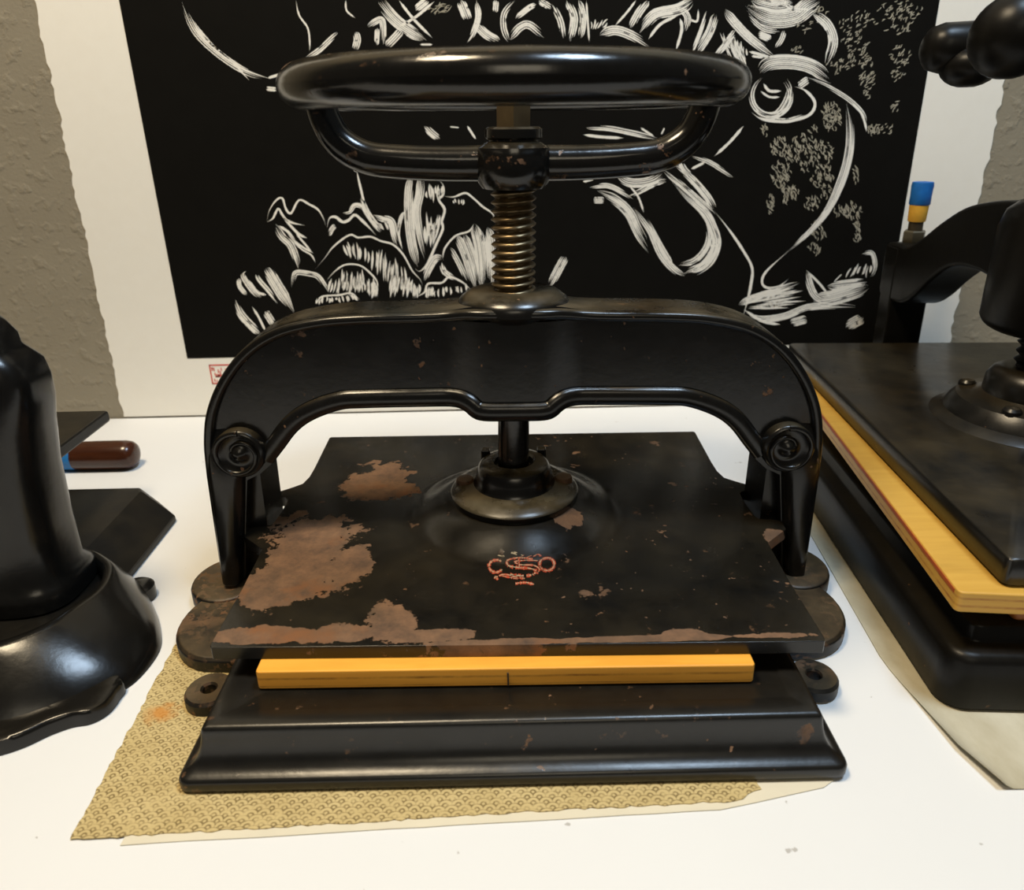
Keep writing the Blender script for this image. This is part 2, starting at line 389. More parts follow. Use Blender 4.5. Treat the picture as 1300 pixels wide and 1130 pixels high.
S(T6, [(570,30),(610,80),(660,130),(740,190)], 30); S(T6, [(650,50),(700,95),(760,105)], 16); S(T6, [(640,20),(720,60),(800,55),(850,20),(890,0)], 60); S(T6, [(760,0),(800,30),(860,35)], 14); S(T6, [(660,0),(740,20),(800,10)], 40)
S(T6, [(770,100),(760,130),(740,160)], 16); S(T6, [(680,110),(725,130)], 24); S(T6, [(860,40),(910,80),(930,140),(905,220)], 32)
S(T6, [(680,250),(720,210),(800,205),(870,225),(930,275)], 48); S(T6, [(840,255),(920,290),(990,335),(1030,380),(1035,420)], 15)
S(T6, [(725 + 65*math.cos(a*.39), 315 + 66*math.sin(a*.39)) for a in range(-3, 12)], 20, .1, .1); S(T6, [(665,330),(690,375),(740,380),(775,340),(788,290),(770,250)], 26)
S(T6, [(700,275),(720,300),(760,300)], 12); S(T6, [(690,300),(720,320),(755,320)], 9)
S(T6, [(660,370),(700,395),(780,400),(850,380),(870,340),(840,300),(800,285)], 12); S(T6, [(700,392),(780,398),(840,378)], 16); S(T6, [(815,285),(850,260)], 24)
S(T6, [(650,170),(690,180),(725,192)], 12); S(T6, [(660,185),(700,190)], 10)
S(T5, [(95,0),(110,70),(150,130),(160,190),(160,245)], 10); S(T5, [(125,290),(200,240),(260,185),(300,150)], 26); S(T5, [(330,0),(335,50),(375,85)], 10)
S(T5, [(370,240),(385,190),(375,150)], 34); S(T5, [(430,130),(500,95),(505,215)], 30); S(T5, [(480,130),(475,215)], 24); S(T5, [(520,220),(560,180),(595,140)], 38)
S(T5, [(485,0),(560,90),(640,150),(715,195)], 56, .05, .25); S(T5, [(580,0),(650,90),(740,180)], 16); S(T5, [(575,130),(660,80),(750,5)], 17); S(T5, [(660,50),(720,0)], 44); S(T5, [(680,210),(740,210)], 12)
flecks(T5, 770, 40, 50, 20, 14, -30, 30)
S(T5, [(870,0),(890,50),(910,100)], 46); S(T5, [(945,0),(955,80),(930,160),(900,205)], 28); S(T5, [(945,110),(990,160),(1060,200)], 42); S(T5, [(1040,0),(1035,60)], 26); S(T5, [(1130,0),(1080,60),(1075,130),(1100,200)], 28)
S(T5, [(1100,190),(1150,130),(1200,120),(1280,190)], 38); S(T5, [(1130,90),(1190,40),(1230,20)], 26); S(T5, [(1240,0),(1300,40)], 32)
S(C1, [(650,0),(700,110),(780,190),(880,255),(985,288)], 26); S(C1, [(690,70),(760,160),(840,230),(895,290)], 10); S(C1, [(945,316),(1000,322)], 16); S(C1, [(960,280),(1010,265)], 12)
S(C2, [(735,670),(760,620),(778,588)], 22)
m_line = plain('carved_white', (.86, .83, .76), .85, 0, .2, .06)
m_mark = plain('grey_cut_marks', (.50, .46, .36), .85, 0, .1, .3, 80)
allp = MB().box((-.4638, PY - .0003, .0892), (.5325, PY - .00005, .90)); k1 = len(allp.f)
allp.add(lines.v, lines.f); k2 = len(allp.f); allp.add(marks.v, marks.f)
ink = build('ink_panel', allp, m_ink.m, art, smooth=False)
ink.data.materials.append(m_line); ink.data.materials.append(m_mark)
for p in ink.data.polygons: p.material_index = 0 if p.index < k1 else (1 if p.index < k2 else 2)
tag(ink, 'black printed area with white cut petals, curls and flecks')
# small red seal on the lower margin
seal = MB()
c0 = at_y(265, 463, PY); c1 = at_y(299, 487, PY)
def sq(x0, z0, x1, z1): seal.box((x0, PY - .0004, z0), (x1, PY - .0001, z1))
sx0, sx1, sz0, sz1 = c0.x, c0.x + .034, c1.z, c0.z
sq(sx0, sz0, sx1, sz0 + .0018); sq(sx0, sz1 - .0018, sx1, sz1); sq(sx0, sz0, sx0 + .0018, sz1); sq(sx1 - .0018, sz0, sx1, sz1)
for k in range(26):
    ux = random.uniform(sx0 + .002, sx1 - .006); uz = random.uniform(sz0 + .002, sz1 - .005)
    if k % 2: sq(ux, uz, ux + random.uniform(.003, .007), uz + .0014)
    else: sq(ux, uz, ux + .0014, uz + random.uniform(.003, .006))
tag(build('seal_stamp', seal, plain('seal_red', (.62, .10, .08), .8, 0, .2, .3, 200), art, smooth=False), 'small square red seal stamp')

# ------------------------------------------------------------------ sheets under the presses
card_m = plain('cream_card', (.66, .60, .46), .8, 0, .2, .08)
def sheet_poly(pts, z0, z1, amp, step, rnd):
    out = []
    for i in range(len(pts)):
        p = Vector(pts[i]); q = Vector(pts[(i+1) % len(pts)]); L = (q-p).length; n = max(1, int(L/step)); nr = Vector((-(q-p).y, (q-p).x)).normalized()
        for k in range(n): out.append(tuple(p.lerp(q, k/n) + nr * rnd.uniform(-amp, amp)))
    return MB().prism_xy(out, z0, z1)
a = at_z(1057, 992, 0); b = at_z(1046, 1001, 0); c = at_z(915, 1029, 0)
card = build('card_sheet', sheet_poly([(-.24, .318), (c.x, c.y), (b.x, b.y), (a.x, a.y), (.19, .66), (-.23, .62)], .0002, .0009, .0004, .02, rnd), card_m, smooth=False)
tag(card, 'plain cream card sheet showing beneath the gold patterned sheet at the front right', 'sheet')
pm = NT('scale_pattern_paper')
sp = pm.n('ShaderNodeSeparateXYZ'); pm.l(pm.co, sp.inputs[0])
wob = pm.math('MULTIPLY', pm.math('SUBTRACT', pm.noise(30, 3), .5), .004)
vv = pm.math('DIVIDE', pm.math('ADD', sp.outputs[1], wob), .0040); row = pm.math('FLOOR', vv)
uu = pm.math('ADD', pm.math('DIVIDE', pm.math('ADD', sp.outputs[0], wob), .0078), pm.math('MULTIPLY', pm.math('FLOORED_MODULO', row, 2), .5))
fx = pm.math('SUBTRACT', pm.math('FRACT', uu), .5); fy = pm.math('MULTIPLY', pm.math('SUBTRACT', pm.math('FRACT', vv), .0), .55)
dd = pm.math('SQRT', pm.math('ADD', pm.math('MULTIPLY', fx, fx), pm.math('MULTIPLY', fy, fy)))
ring = pm.math('PINGPONG', dd, .19)
dark = pm.math('MULTIPLY', pm.ramp(ring, .085, .155), pm.ramp(pm.noise(170, 5, .7), .34, .56))
gold = pm.mix(pm.noise(45, 5), (.42, .31, .125), (.62, .49, .24))
pcol = pm.mix(pm.math('MULTIPLY', dark, .85), gold, (.13, .085, .028))
st = pm.vmath('LENGTH', pm.vmath('MULTIPLY', pm.vmath('SUBTRACT', pm.co, tuple(at_z(203, 905, .0017))), (1, 1, 0)))
pcol = pm.mix(pm.math('MULTIPLY', pm.ramp(pm.math('ADD', st, pm.math('MULTIPLY', pm.noise(120, 4), .02)), .023, .014), .8), pcol, (.50, .20, .03))
pm.set(pcol, .7, 0, .25); pm.bump(ring, .4, .0006)
p1 = at_z(104, 1041, 0); p2 = at_z(222, 822, 0); p0 = p1 + (p1 - p2) * .09
q1 = at_z(965, 1004, 0); q2 = at_z(935, 1019, 0); q3 = at_z(700, 1031, 0); q4 = at_z(560, 1040, 0)
pat = build('patterned_sheet', sheet_poly([(p0.x, p0.y), (q4.x, q4.y), (q3.x, q3.y), (q2.x, q2.y), (q1.x, q1.y), (.155, .60), (-.24, .62), (p2.x, p2.y)], .0010, .0017, .0009, .004, rnd), pm.m, smooth=False)
tag(pat, 'gold sheet with a fish-scale pattern and frayed edge lying under the centre press', 'sheet')

# ------------------------------------------------------------------ the centre press
SXY = (-.002, .593)
press = empty('book_press', (SXY[0], SXY[1], .0018), 'black iron copying press with handwheel and rust-worn plate in the middle', 'press')
Z0 = .0018
OFS = Vector((SXY[0], SXY[1], Z0))
def lean(v):                      # the whole yoke stands a little out of true
    return (v.x + SXY[0] + .020 * v.z, v.y, v.z - .0138 * v.x)
def patches_px(lst, z):
    out = []
    for (x, y, rx, ry) in lst:
        c = at_z(x, y, z); e = at_z(x + rx, y, z); g = at_z(x, y - ry, z)
        out.append((c.x - OFS.x, c.y - OFS.y, abs(e.x - c.x), abs(g.y - c.y)))
    return out
m_plate = iron('worn_plate_iron', .64, patches_px([(390,700,62,46),(345,738,46,32),(440,716,34,26),(480,612,50,26),(500,790,34,22),(345,806,75,10),(440,806,60,12),(540,808,60,8),
        (640,816,110,4),(840,811,150,4),(990,690,22,22),(722,676,17,11),(690,655,34,6),(870,806,24,6)], .066), .30, (.13, .34), .5)
m_iron = iron('black_cast_iron', .655, (), 1.1, (.16, .32), .42)
m_wheel = iron('worn_wheel_iron', .64, (), .6, (.10, .24), .5)
m_base = iron('base_iron', .635, (), .15, (.22, .38), .55)
m_lug = iron('dusty_foot_iron', .50, (), 1.3, (.36, .55), .35, (.085, .058, .028), .6)
m_collar = iron('collar_iron', .63, (), 1.5, (.16, .32), .55, (.13, .098, .05), .42)
m_bolt = iron('rusty_bolt', .40, (), 1.5, (.3, .5), .4, (.16, .105, .06), .5)

# base: a moulded bed with a cove
BX0, BX1, BY0, BY1 = -.2200, .2106, .3515, .800
prof = [(.0025, 0), (.0005, .0012), (0, .003), (0, .0078), (.0008, .0096), (.0022, .0106), (.0042, .0115), (.0064, .0127), (.0086, .0145), (.0106, .0172), (.0122, .0210), (.0135, .0255), (.0144, .0305), (.0149, .0345), (.0154, .0368), (.0165, .0388), (.019, .0393), (.030, .0393), (.0315, .0383)]
mb = MB(); rings = []
for (i, z) in prof:
    rings.append([(x, y, z + Z0) for x, y in rrect(BX0 + i, BY0 + i, BX1 - i, BY1 - i, max(.002, .008 - i * .35), 4)])
mb.loft(rings)
base = build('base', mb, m_base, press, angle=50)
def lug(s):
    mb = MB(); cx = SXY[0] - .003
    X = lambda d: cx + s * d
    def o(pts): return pts if s > 0 else pts[::-1]
    mid = [(X(.19), .462)] + [(X(.232 + .045 * math.cos(math.radians(t))), .516 + .052 * math.sin(math.radians(t))) for t in range(-80, 81, 10)] + [(X(.19), .57)]
    mb.loft([[(x, y, Z0) for x, y in o(mid)], [(x, y, Z0 + .010) for x, y in o(mid)], [(cx + (x - cx) * .992, .516 + (y - .516) * .95, Z0 + .013) for x, y in o(mid)]])
    # boss the yoke stands on
    bo = [(X(.255 + .033 * math.cos(t * PI / 16)), .572 + .036 * math.sin(t * PI / 16)) for t in range(32)]
    c2 = (X(.255), .572)
    mb.loft([[(c2[0] + (x - c2[0]) * k, c2[1] + (y - c2[1]) * k, Z0 + z) for x, y in o(bo)] for k, z in ((1, 0), (1, .012), (.97, .0145), (.9, .0155))])
    mb.box((min(X(.19), X(.25)), .545, Z0), (max(X(.19), X(.25)), .60, Z0 + .015))
    return build('foot_lug', mb, m_lug, base, .0012)
def ear(s):
    cx = SXY[0] - .003 + s * .224; cy = .436; mb = MB(); n = 24
    ro, ri = .0178, .0050
    O = [(cx + ro * math.cos(2*PI*i/n), cy + ro * math.sin(2*PI*i/n)) for i in range(n)]
    I = [(cx + ri * math.cos(2*PI*i/n), cy + ri * math.sin(2*PI*i/n)) for i in range(n)]
    def K(pts, z, k=1): return [(cx + (x-cx)*k, cy + (y-cy)*k, Z0 + z) for x, y in pts]
    mb.loft([K(I, 0), K(O, 0), K(O, .008), K(O, .0105, .9), K(I, .0105, 1.25), K(I, .009), K(I, 0)], caps=False)
    return build('bolt_ear', mb, m_lug, base)
for s in (-1, 1): lug(s); ear(s)

# yoke
def fy(p, k=.9755): return (p[0] * k, .0098 + p[1] * k)
outer = [fy(p) for p in [(.0, .2605), (.032, .2605), (.052, .2580), (.075, .2567), (.1246, .2557), (.159, .2529), (.1914, .2449), (.2187, .2286), (.2407, .204), (.2562, .175), (.2632, .146), (.2655, .115)]]
outer = [(v.x, v.y) for v in spline(outer, 5)]
inn = [fy(p) for p in [(.0, .1660), (.025, .1663), (.0345, .1688), (.0415, .1742), (.050, .1763), (.075, .1764), (.125, .1757), (.145, .1742), (.1676, .1660), (.1827, .1555), (.196, .1395), (.207, .126)]]
inn = [(v.x, v.y) for v in spline(inn, 5)]
ZF = .0165
legpts = [(.2600, .07), (.2612, ZF + .0035), (.2590, ZF), (.2425, ZF), (.2400, ZF + .004), (.2335, .07), (.2262, .116), (.2140, .122)]
half = outer[::-1]            # from leg up to the centre top
right_half = [(x, z) for x, z in outer] + legpts + inn[::-1]      # clockwise from centre top
full = [(x, z) for x, z in right_half] + [(-x, z) for x, z in right_half[::-1] if abs(x) > 1e-6]
yoke = MB()
fb = MB().prism_xz(full[::-1], .5635, .606)
yoke.add(fb.v, fb.f)
def off(pts, d):
    out = []
    for i in range(len(pts)):
        t = Vector(pts[min(i+1, len(pts)-1)]) - Vector(pts[max(i-1, 0)]); t.normalize()
        out.append((pts[i][0] + t.y * d, pts[i][1] - t.x * d))
    return out
bulge = lambda x: .0085 * sstep(.056, .020, abs(x))
oe = off(outer + [(.2600, .07), (.2608, ZF + .006)], .0044)
rim = [(-x, z) for x, z in oe[::-1]] + oe[1:]
yoke.tube([(x, .5625 - bulge(x), z) for x, z in rim], .0044, 10)
ie = off(inn, -.0075)
rim2 = [(-x, z) for x, z in ie[::-1]] + ie[1:]
yoke.tube([(x, .5622 - bulge(x), z) for x, z in rim2], [.0078] * len(rim2), 12, flat=.62, ref=(0, 0, 1))
bz = []
for k in range(33):
    x = -.056 + .112 * k / 32; bz.append((x, .5636 - bulge(x)))
rings = []
for z in (.186, .2535):
    rings.append([(x, y, z) for x, y in bz] + [(.056, .58, z), (-.056, .58, z)])
yoke.loft(rings)
for s in (-1, 1):
    w = MB().box((min(s*.2195, s*.259), .5765, ZF), (max(s*.2195, s*.259), .6235, .150)); yoke.add(w.v, w.f)
    rings = []
    for z, xi, xo, yf in ((ZF, .2430, .2585, .5535), (ZF + .002, .2415, .2605, .5525), (.05, .2370, .2598, .5525), (.09, .2305, .2592, .5528), (.118, .2262, .2590, .5538), (.140, .2235, .2590, .5565), (.158, .222, .2570, .5610), (.166, .222, .254, .5645)):
        ring = []; cx, hx, cy, hy = (xi + xo) / 2, (xo - xi) / 2, .580, .580 - yf
        for i in range(28):
            a = 2 * PI * i / 28; c_, s_ = math.cos(a), math.sin(a)
            ring.append((s * (cx + hx * math.copysign(abs(c_) ** .5, c_)), cy + hy * math.copysign(abs(s_) ** .6, s_), z))
        rings.append(ring)
    yoke.loft(rings)
yoke.mapv(lean)
frame = build('yoke_frame', yoke, m_iron, press, .0014, 2, angle=40)
BOY = .593
boss = MB().lathe([(.015, .170), (.030, .170), (.0335, .173), (.035, .180), (.0352, .21), (.0352, .243), (.0375, .2505), (.0430, .2545), (.0452, .2575), (.0452, .262), (.0425, .266), (.0375, .2695), (.0330, .2712), (.019, .2712)], (0, BOY, 0), seg=48)
boss.mapv(lean)
build('screw_boss', boss, m_iron, frame, .001, 2)
for s in (-1, 1):
    sc = MB(); cx, cz = s * .2268, .1440
    sc.lathe([(.0212, .567), (.0212, .5555), (.0205, .5540), (.0185, .5530), (.0165, .5545), (.0120, .5562), (.0085, .5562), (.0062, .5545), (.0036, .5520), (.0005, .5512)], (cx, 0, cz), 'y', 40)
    sp_ = []
    for k in range(44):
        t = k / 43; a = math.radians(95 - 430 * t) if s > 0 else math.radians(85 + 430 * t)
        r = .0190 - .0125 * max(0, t - .35) / .65
        sp_.append((cx + r * math.cos(a), .5545 + .0016 * t, cz + r * math.sin(a)))
    rr = [.0028 - .0012 * k / 43 for k in range(44)]
    sc.tube(sp_, rr, 10)
    sc.mapv(lean); build('scroll', sc, m_iron, frame, angle=50)

# screw
scr = MB(); P = .0064; zs = .268; ze = .378; seg = 28; rows = int((ze - zs) / P * 8); rings = []
for k in range(rows + 1):
    z = zs + (ze - zs) * k / rows; ring = []
    for i in range(seg):
        ph = (z / P - i / seg) % 1.0
        tri = abs(ph - .5) * 2; r = .0142 + .0038 * (1 - max(0, tri * 1.25 - .12))
        r = max(.0140, min(.0178, r)); ang = 2 * PI * i / seg
        ring.append((r * math.cos(ang), BOY + r * math.sin(ang), z))
    rings.append(ring)
scr.loft(rings)
scr.lathe([(.0125, .37), (.0125, .4145), (.0115, .4158)], (0, BOY, 0), seg=4)
scr.mapv(lean)
m_thread = NT('oily_screw_steel')
m_thread.set(m_thread.mix(m_thread.noise(40, 5), (.07, .045, .022), (.30, .225, .125)), m_thread.fmix(m_thread.noise(120, 3), .25, .45), .85, .5)
tag(build('screw', scr, m_thread.m, press, angle=60), 'brown threaded steel screw')

rod = MB().lathe([(.0136, .088), (.0136, .20), (.0136, .269)], (0, BOY, 0), seg=32); rod.mapv(lean)
tag(build('screw_rod', rod, m_wheel, press), 'smooth black rod below the yoke')
# handwheel
WZ = .4215; wr = []
for k in range(28):
    a = 2 * PI * k / 28
    wr.append((.1500 + .0178 * math.cos(a), WZ + .0152 * math.sin(a)))
wh = MB().lathe(wr, (0, BOY, 0), seg=96, close=True)
wh.mapv(lean); wheel = build('handwheel', wh, m_wheel, press, angle=80)
hub = MB().lathe([(.016, .3555), (.024, .3560), (.027, .360), (.0295, .368), (.0295, .380), (.0275, .3855), (.0215, .389), (.0198, .390), (.0198, .391), (.0215, .3925), (.0215, .3985), (.0195, .400), (.012, .400)], (0, BOY, -.006), seg=40)
hub.mapv(lean); build('hub', hub, m_wheel, wheel)
for s in (-1, 1):
    path = spline([(s * .143, BOY, WZ - .006), (s * .140, BOY, WZ - 0.0210), (s * .131, BOY, WZ - 0.0370), (s * .112, BOY, WZ - 0.0485), (s * .085, BOY, WZ - 0.0520), (s * .050, BOY, WZ - 0.0535), (s * .018, BOY, WZ - 0.0535)], 6)
    n = len(path); rad = [.0112 + .0022 * (abs(i / (n-1) - .0)) for i in range(n)]
    sp_ = MB().tube(path, rad, 18); sp_.mapv(lean)
    build('spoke', sp_, m_wheel, wheel, angle=80)

# platen: flat plate with forked side ears and a raised dome
ZT = .0665; ZBOT = .0565; DC = Vector((.0005, .598))
def plate_z(x, y):
    r = (Vector((x, y)) - DC).length
    return ZT + .0185 * sstep(.100, .052, r)
edge = [(.4100, .2090), (.4125, .2105), (.48, .2102), (.535, .2120), (.552, .2300), (.556, .2345), (.568, .2355), (.571, .2330), (.5745, .2165), (.579, .2150), (.600, .2135), (.622, .2140), (.6265, .2180), (.629, .2285), (.6375, .2290), (.6475, .2165), (.655, .2085), (.670, .2055), (.69, .2052), (.768, .2070), (.7705, .2050)]
def edge_x(y):
    for (ya, xa), (yb, xb) in zip(edge, edge[1:]):
        if ya <= y <= yb: return xa + (xb - xa) * (y - ya) / (yb - ya)
    return edge[-1][1]
ys = sorted(set([e[0] for e in edge] + [.41 + .36 * k / 60 for k in range(61)]))
ys = [y for i, y in enumerate(ys) if i == 0 or y - ys[i-1] > 1e-4]
NX = 72; tw_ = .012; rows_ = []
for y in ys:
    w = edge_x(y); rows_.append([(-.0012 + w * (2 * i / NX - 1), y - tw_ * 0 + 0, 0) for i in range(NX + 1)])
pl = MB(); n = NX + 1; R_ = len(ys)
def skew(x, y): return (x, y - .018 * x)
top = []; bot = []
for r in rows_:
    for (x, y, _) in r:
        X, Y = skew(x, y); top.append((X, Y, plate_z(X, Y))); bot.append((X, Y, ZBOT))
fs = []
for j in range(R_ - 1):
    for i in range(NX):
        a = j*n + i; fs.append((a, a+1, a+n+1, a+n)); b = a + R_*n; fs.append((b, b+n, b+n+1, b+1))
for j in range(R_ - 1):
    for i in (0, NX):
        a = j*n + i; b = a + R_*n; fs.append((a, a+n, b+n, b))
for j in (0, R_ - 1):
    for i in range(NX):
        a = j*n + i; b = a + R_*n; fs.append((a, b, b+1, a+1))
pl.add(top + bot, fs)
platen = build('platen', pl, m_plate, press, .0016, 2, angle=40)
col = MB().lathe([(.040, .0835), (.0560, .0835), (.0572, .0855), (.0572, .0895), (.0555, .0915), (.0525, .0925), (.0500, .0945), (.0445, .0958), (.0365, .0968), (.0345, .0995), (.0338, .106), (.0318, .1125), (.0285, .1165), (.0235, .1180), (.0190, .1180), (.0172, .1165), (.0168, .110)], (DC.x, DC.y - .003, 0), seg=56)
collar = build('collar', col, m_collar, platen)
for s in (-1, 1):
    bl = MB().lathe([(.0082, .0925), (.0082, .0968), (.0074, .0990), (.0050, .1003), (.0005, .1008)], (DC.x + s * .0443, DC.y - .003 + .003, 0), seg=20)
    build('bolt', bl, m_bolt, collar)
    lg = MB().box((DC.x + s * .0255 - .004, DC.y + .012, .0965), (DC.x + s * .0255 + .004, DC.y + .020, .1205)); build('bracket', lg, m_collar, collar, .0015)
# worn painted emblem: C and O either side of a looped monogram
CE = (560, 540, 5.135)
def onplate(p):
    q = to_px(CE, p); z = ZT
    for _ in range(6):
        w = at_z(q.x, q.y, z); z = plate_z(w.x, w.y)
    return Vector((w.x, w.y, z))
def emb(mbx, pts, w, lift, sub=9, wear=.24):
    path = spline(pts, sub); ww = w * .5; vs = []; n = len(path)
    for i in range(n):
        t = path[min(i+1, n-1)] - path[max(i-1, 0)]; t.normalize(); nn = Vector((-t.y, t.x)) * ww * random.uniform(.5, 1.2)
        for q in (path[i] + nn, path[i] - nn):
            p = onplate(q); vs.append(p + Vector((0, 0, lift)))
    mbx.add(vs, [(2*i, 2*i+1, 2*i+3, 2*i+2) for i in range(n-1) if random.random() > wear])
red = MB(); pale = MB()
def both(pts, w):
    emb(red, pts, w, .00035); emb(pale, pts, w * .32, .00055)
both([(392,888),(362,878),(328,890),(312,920),(326,950),(360,962),(398,945)], 26)
both([(690 + 48*math.cos(a*.45), 908 + 42*math.sin(a*.45)) for a in range(15)], 24)
both([(600,872),(540,858),(470,862),(430,885),(440,918),(500,930),(570,935),(615,950),(600,975),(530,985),(450,975)], 24)
both([(630,885),(560,880),(480,890),(520,912),(600,915),(640,940),(625,970)], 16); both([(505,870),(512,940)], 12)
both([(345,1000),(410,975),(480,990),(545,1002)], 18); both([(400,985),(470,1000),(500,1005)], 12); both([(485,1035),(550,1028),(605,1040)], 22); both([(350,985),(370,1010)], 16)
both([(600,850),(630,820),(650,850)], 18); both([(540,800),(520,840),(470,850)], 9); both([(590,830),(560,850)], 12)
for pts, w in (([(370,820),(395,830),(410,845)], 22), ([(455,775),(480,785),(490,800)], 16), ([(380,838),(410,815)], 10), ([(470,770),(495,775)], 10), ([(520,795),(535,820)], 8)): emb(pale, pts, w, .0005)
emr = build('emblem', red, plain('emblem_red', (.50, .075, .03), .6, 0, .3, .5, 400), platen, smooth=False); tag(emr, 'worn red painted emblem with letters C and O')
emp = build('emblem_outline', pale, plain('emblem_cream', (.52, .42, .27), .6, 0, .3, .4, 400), emr, smooth=False)

# pressing board
def wood(name, c_lo, c_hi, dark=(.10, .04, .01), gz=(0, 1), ply=None):
    t = NT(name)
    g = t.noise(10, 8, .6, stretch=(1.2, 14, 30), dist=.6); g2 = t.noise(5, 4, .6, stretch=(1, 5, 5))
    col = t.mix(g, c_lo, c_hi); col = t.mix(t.math('MULTIPLY', t.ramp(g2, .55, .8), .45), col, tuple(c * .55 for c in c_lo))
    if ply:
        s = t.n('ShaderNodeSeparateXYZ'); t.l(t.co, s.inputs[0])
        zz = t.math('ADD', s.outputs[2], t.math('MULTIPLY', t.math('SUBTRACT', t.noise(25, 5), .5), .0012))
        for zc, w in ply:
            m = t.ramp(t.math('ABSOLUTE', t.math('SUBTRACT', zz, zc)), w, w * .4)
            col = t.mix(t.math('MULTIPLY', t.math('MULTIPLY', m, .8), t.ramp(t.noise(60, 5, .7, stretch=(.4, 1, 1)), .35, .65)), col, dark)
    t.set(col, .40, 0, .3); return t.m
WB0, WB1 = .0413, .0562
m_wood = wood('honey_plywood', (.74, .31, .030), (.92, .46, .070), (.16, .055, .008), ply=[(.0022, .0006), (.0085, .0012)])
bx0 = at_z(329, 872, WB0); bx1 = at_z(957, 867, WB0)
board = empty('pressing_board', ((bx0.x + bx1.x) / 2, .55, WB0), 'orange plywood pressing board clamped under the rusty plate of the centre press', 'board')
out = rrect(bx0.x, .3985, bx1.x, .72, .0025, 3)
build('board_body', MB().loft([[(x, y - .012 * x, WB0) for x, y in out], [(x, y - .012 * x, WB1) for x, y in out]]), m_wood, board, .0012)
pk = at_z(645, 862, .049)
build('pencil_mark', MB().box((pk.x - .0006, .3976, WB0 + .001), (pk.x + .0006, .4040, WB0 + .0115)), plain('pencil', (.05, .03, .015), .8), board, smooth=False)

# ------------------------------------------------------------------ the press on the right
m_dk = iron('matt_black_iron', .69, (), .12, (.26, .44), .16)
m_dkp = iron('scuffed_plate_iron', .69, (), .55, (.22, .40), .5)
TR = (.30, .408); RZ = math.radians(-3.7)
rp = empty('book_press', (TR[0], TR[1], .0014), 'black iron press at the right edge with a blue-tipped bolt on its yoke', 'press', RZ)
ROT = Matrix.Rotation(RZ, 4, 'Z')
def rl(v): w = ROT @ Vector((v.x, v.y, 0)); return (w.x + TR[0], w.y + TR[1], v.z)
def rbuild(name, mb, mat, parent, *a, **k): mb.mapv(rl); return build(name, mb, mat, parent, *a, **k)
ZR = .0014
mb = MB(); rr_ = []
for i, z in ((.002, 0), (0, .003), (0, .040), (.002, .0445), (.006, .047), (.014, .0475), (.016, .0495), (.016, .060), (.018, .062)):
    rr_.append([(x, y, z + ZR) for x, y in rrect(i, i, .36 - i, .585 - i, max(.004, .018 - i * .5), 6)])
mb.loft(rr_); rbase = rbuild('base', mb, m_dk, rp, angle=50)
mb = MB(); out = rrect(.028, .012, .332, .520, .006, 4)
rows2 = []
for i, z in ((.0015, .0985), (0, .100), (0, .1185), (.0015, .120)): rows2.append([(x, y, z) for x, y in rrect(.028 + i, .012 + i, .332 - i, .520 - i, .006, 4)])
mb.loft(rows2)
SR = (.180, .262)
rplat = rbuild('platen', mb, m_dkp, rp, angle=50)
mb = MB().lathe([(.085, .119), (.080, .1225), (.072, .126), (.069, .133), (.063, .140), (.050, .1425), (.042, .146), (.041, .160), (.036, .168), (.028, .172), (.022, .172)], (SR[0], SR[1], 0), seg=56)
rcol = rbuild('collar', mb, m_dkp, rplat)
for k in range(4):
    a = PI / 4 + k * PI / 2
    mb = MB().lathe([(.008, .138), (.008, .1435), (.006, .146), (.0005, .147)], (SR[0] + .056 * math.cos(a), SR[1] + .056 * math.sin(a), 0), seg=16); rbuild('bolt', mb, m_dkp, rcol)
mb = MB(); rings = []; rows = 150; P = .0085
for k in range(rows + 1):
    z = .165 + .235 * k / rows; ring = []
    for i in range(24):
        ph = (z / P - i / 24) % 1; r = .0175 + .0045 * (1 - abs(ph - .5) * 2)
        ring.append((SR[0] + r * math.cos(2*PI*i/24), SR[1] + r * math.sin(2*PI*i/24), z))
    rings.append(ring)
mb.loft(rings); rbuild('screw', mb, m_dk, rp, angle=60)
# yoke running front to back over the plate
topv = [(.578, .232), (.572, .240), (.545, .243), (.520, .243), (.490, .256), (.450, .280), (.405, .302), (.360, .313), (.320, .318), (.262, .320)]
botv = [(.262, .215), (.310, .215), (.330, .240), (.370, .244), (.410, .238), (.445, .218), (.480, .190), (.510, .174), (.545, .170), (.572, .172), (.578, .180)]
tv = [(v.x, v.y) for v in spline(topv, 4)]; bv = [(v.x, v.y) for v in spline(botv, 4)]
prof2 = tv + bv; prof2 = prof2 + [(2 * .262 - v, z) for v, z in (tv + bv)[::-1] if abs(v - .262) > 1e-5]
def seg_yoke():
    mb = MB()
    h = tv + bv
    for sgn in (1, -1):
        pts = [((v if sgn > 0 else 2 * .262 - v), z) for v, z in h]
        mb.loft([[(.156, v, z) for v, z in pts], [(.204, v, z) for v, z in pts]])
    mb.lathe([(.022, .207), (.046, .207), (.054, .211), (.057, .218), (.057, .300), (.053, .314), (.044, .322), (.024, .323)], (SR[0], SR[1], 0), seg=40)
    return mb
ryoke = rbuild('yoke_frame', seg_yoke(), m_dk, rp, .005, 3)
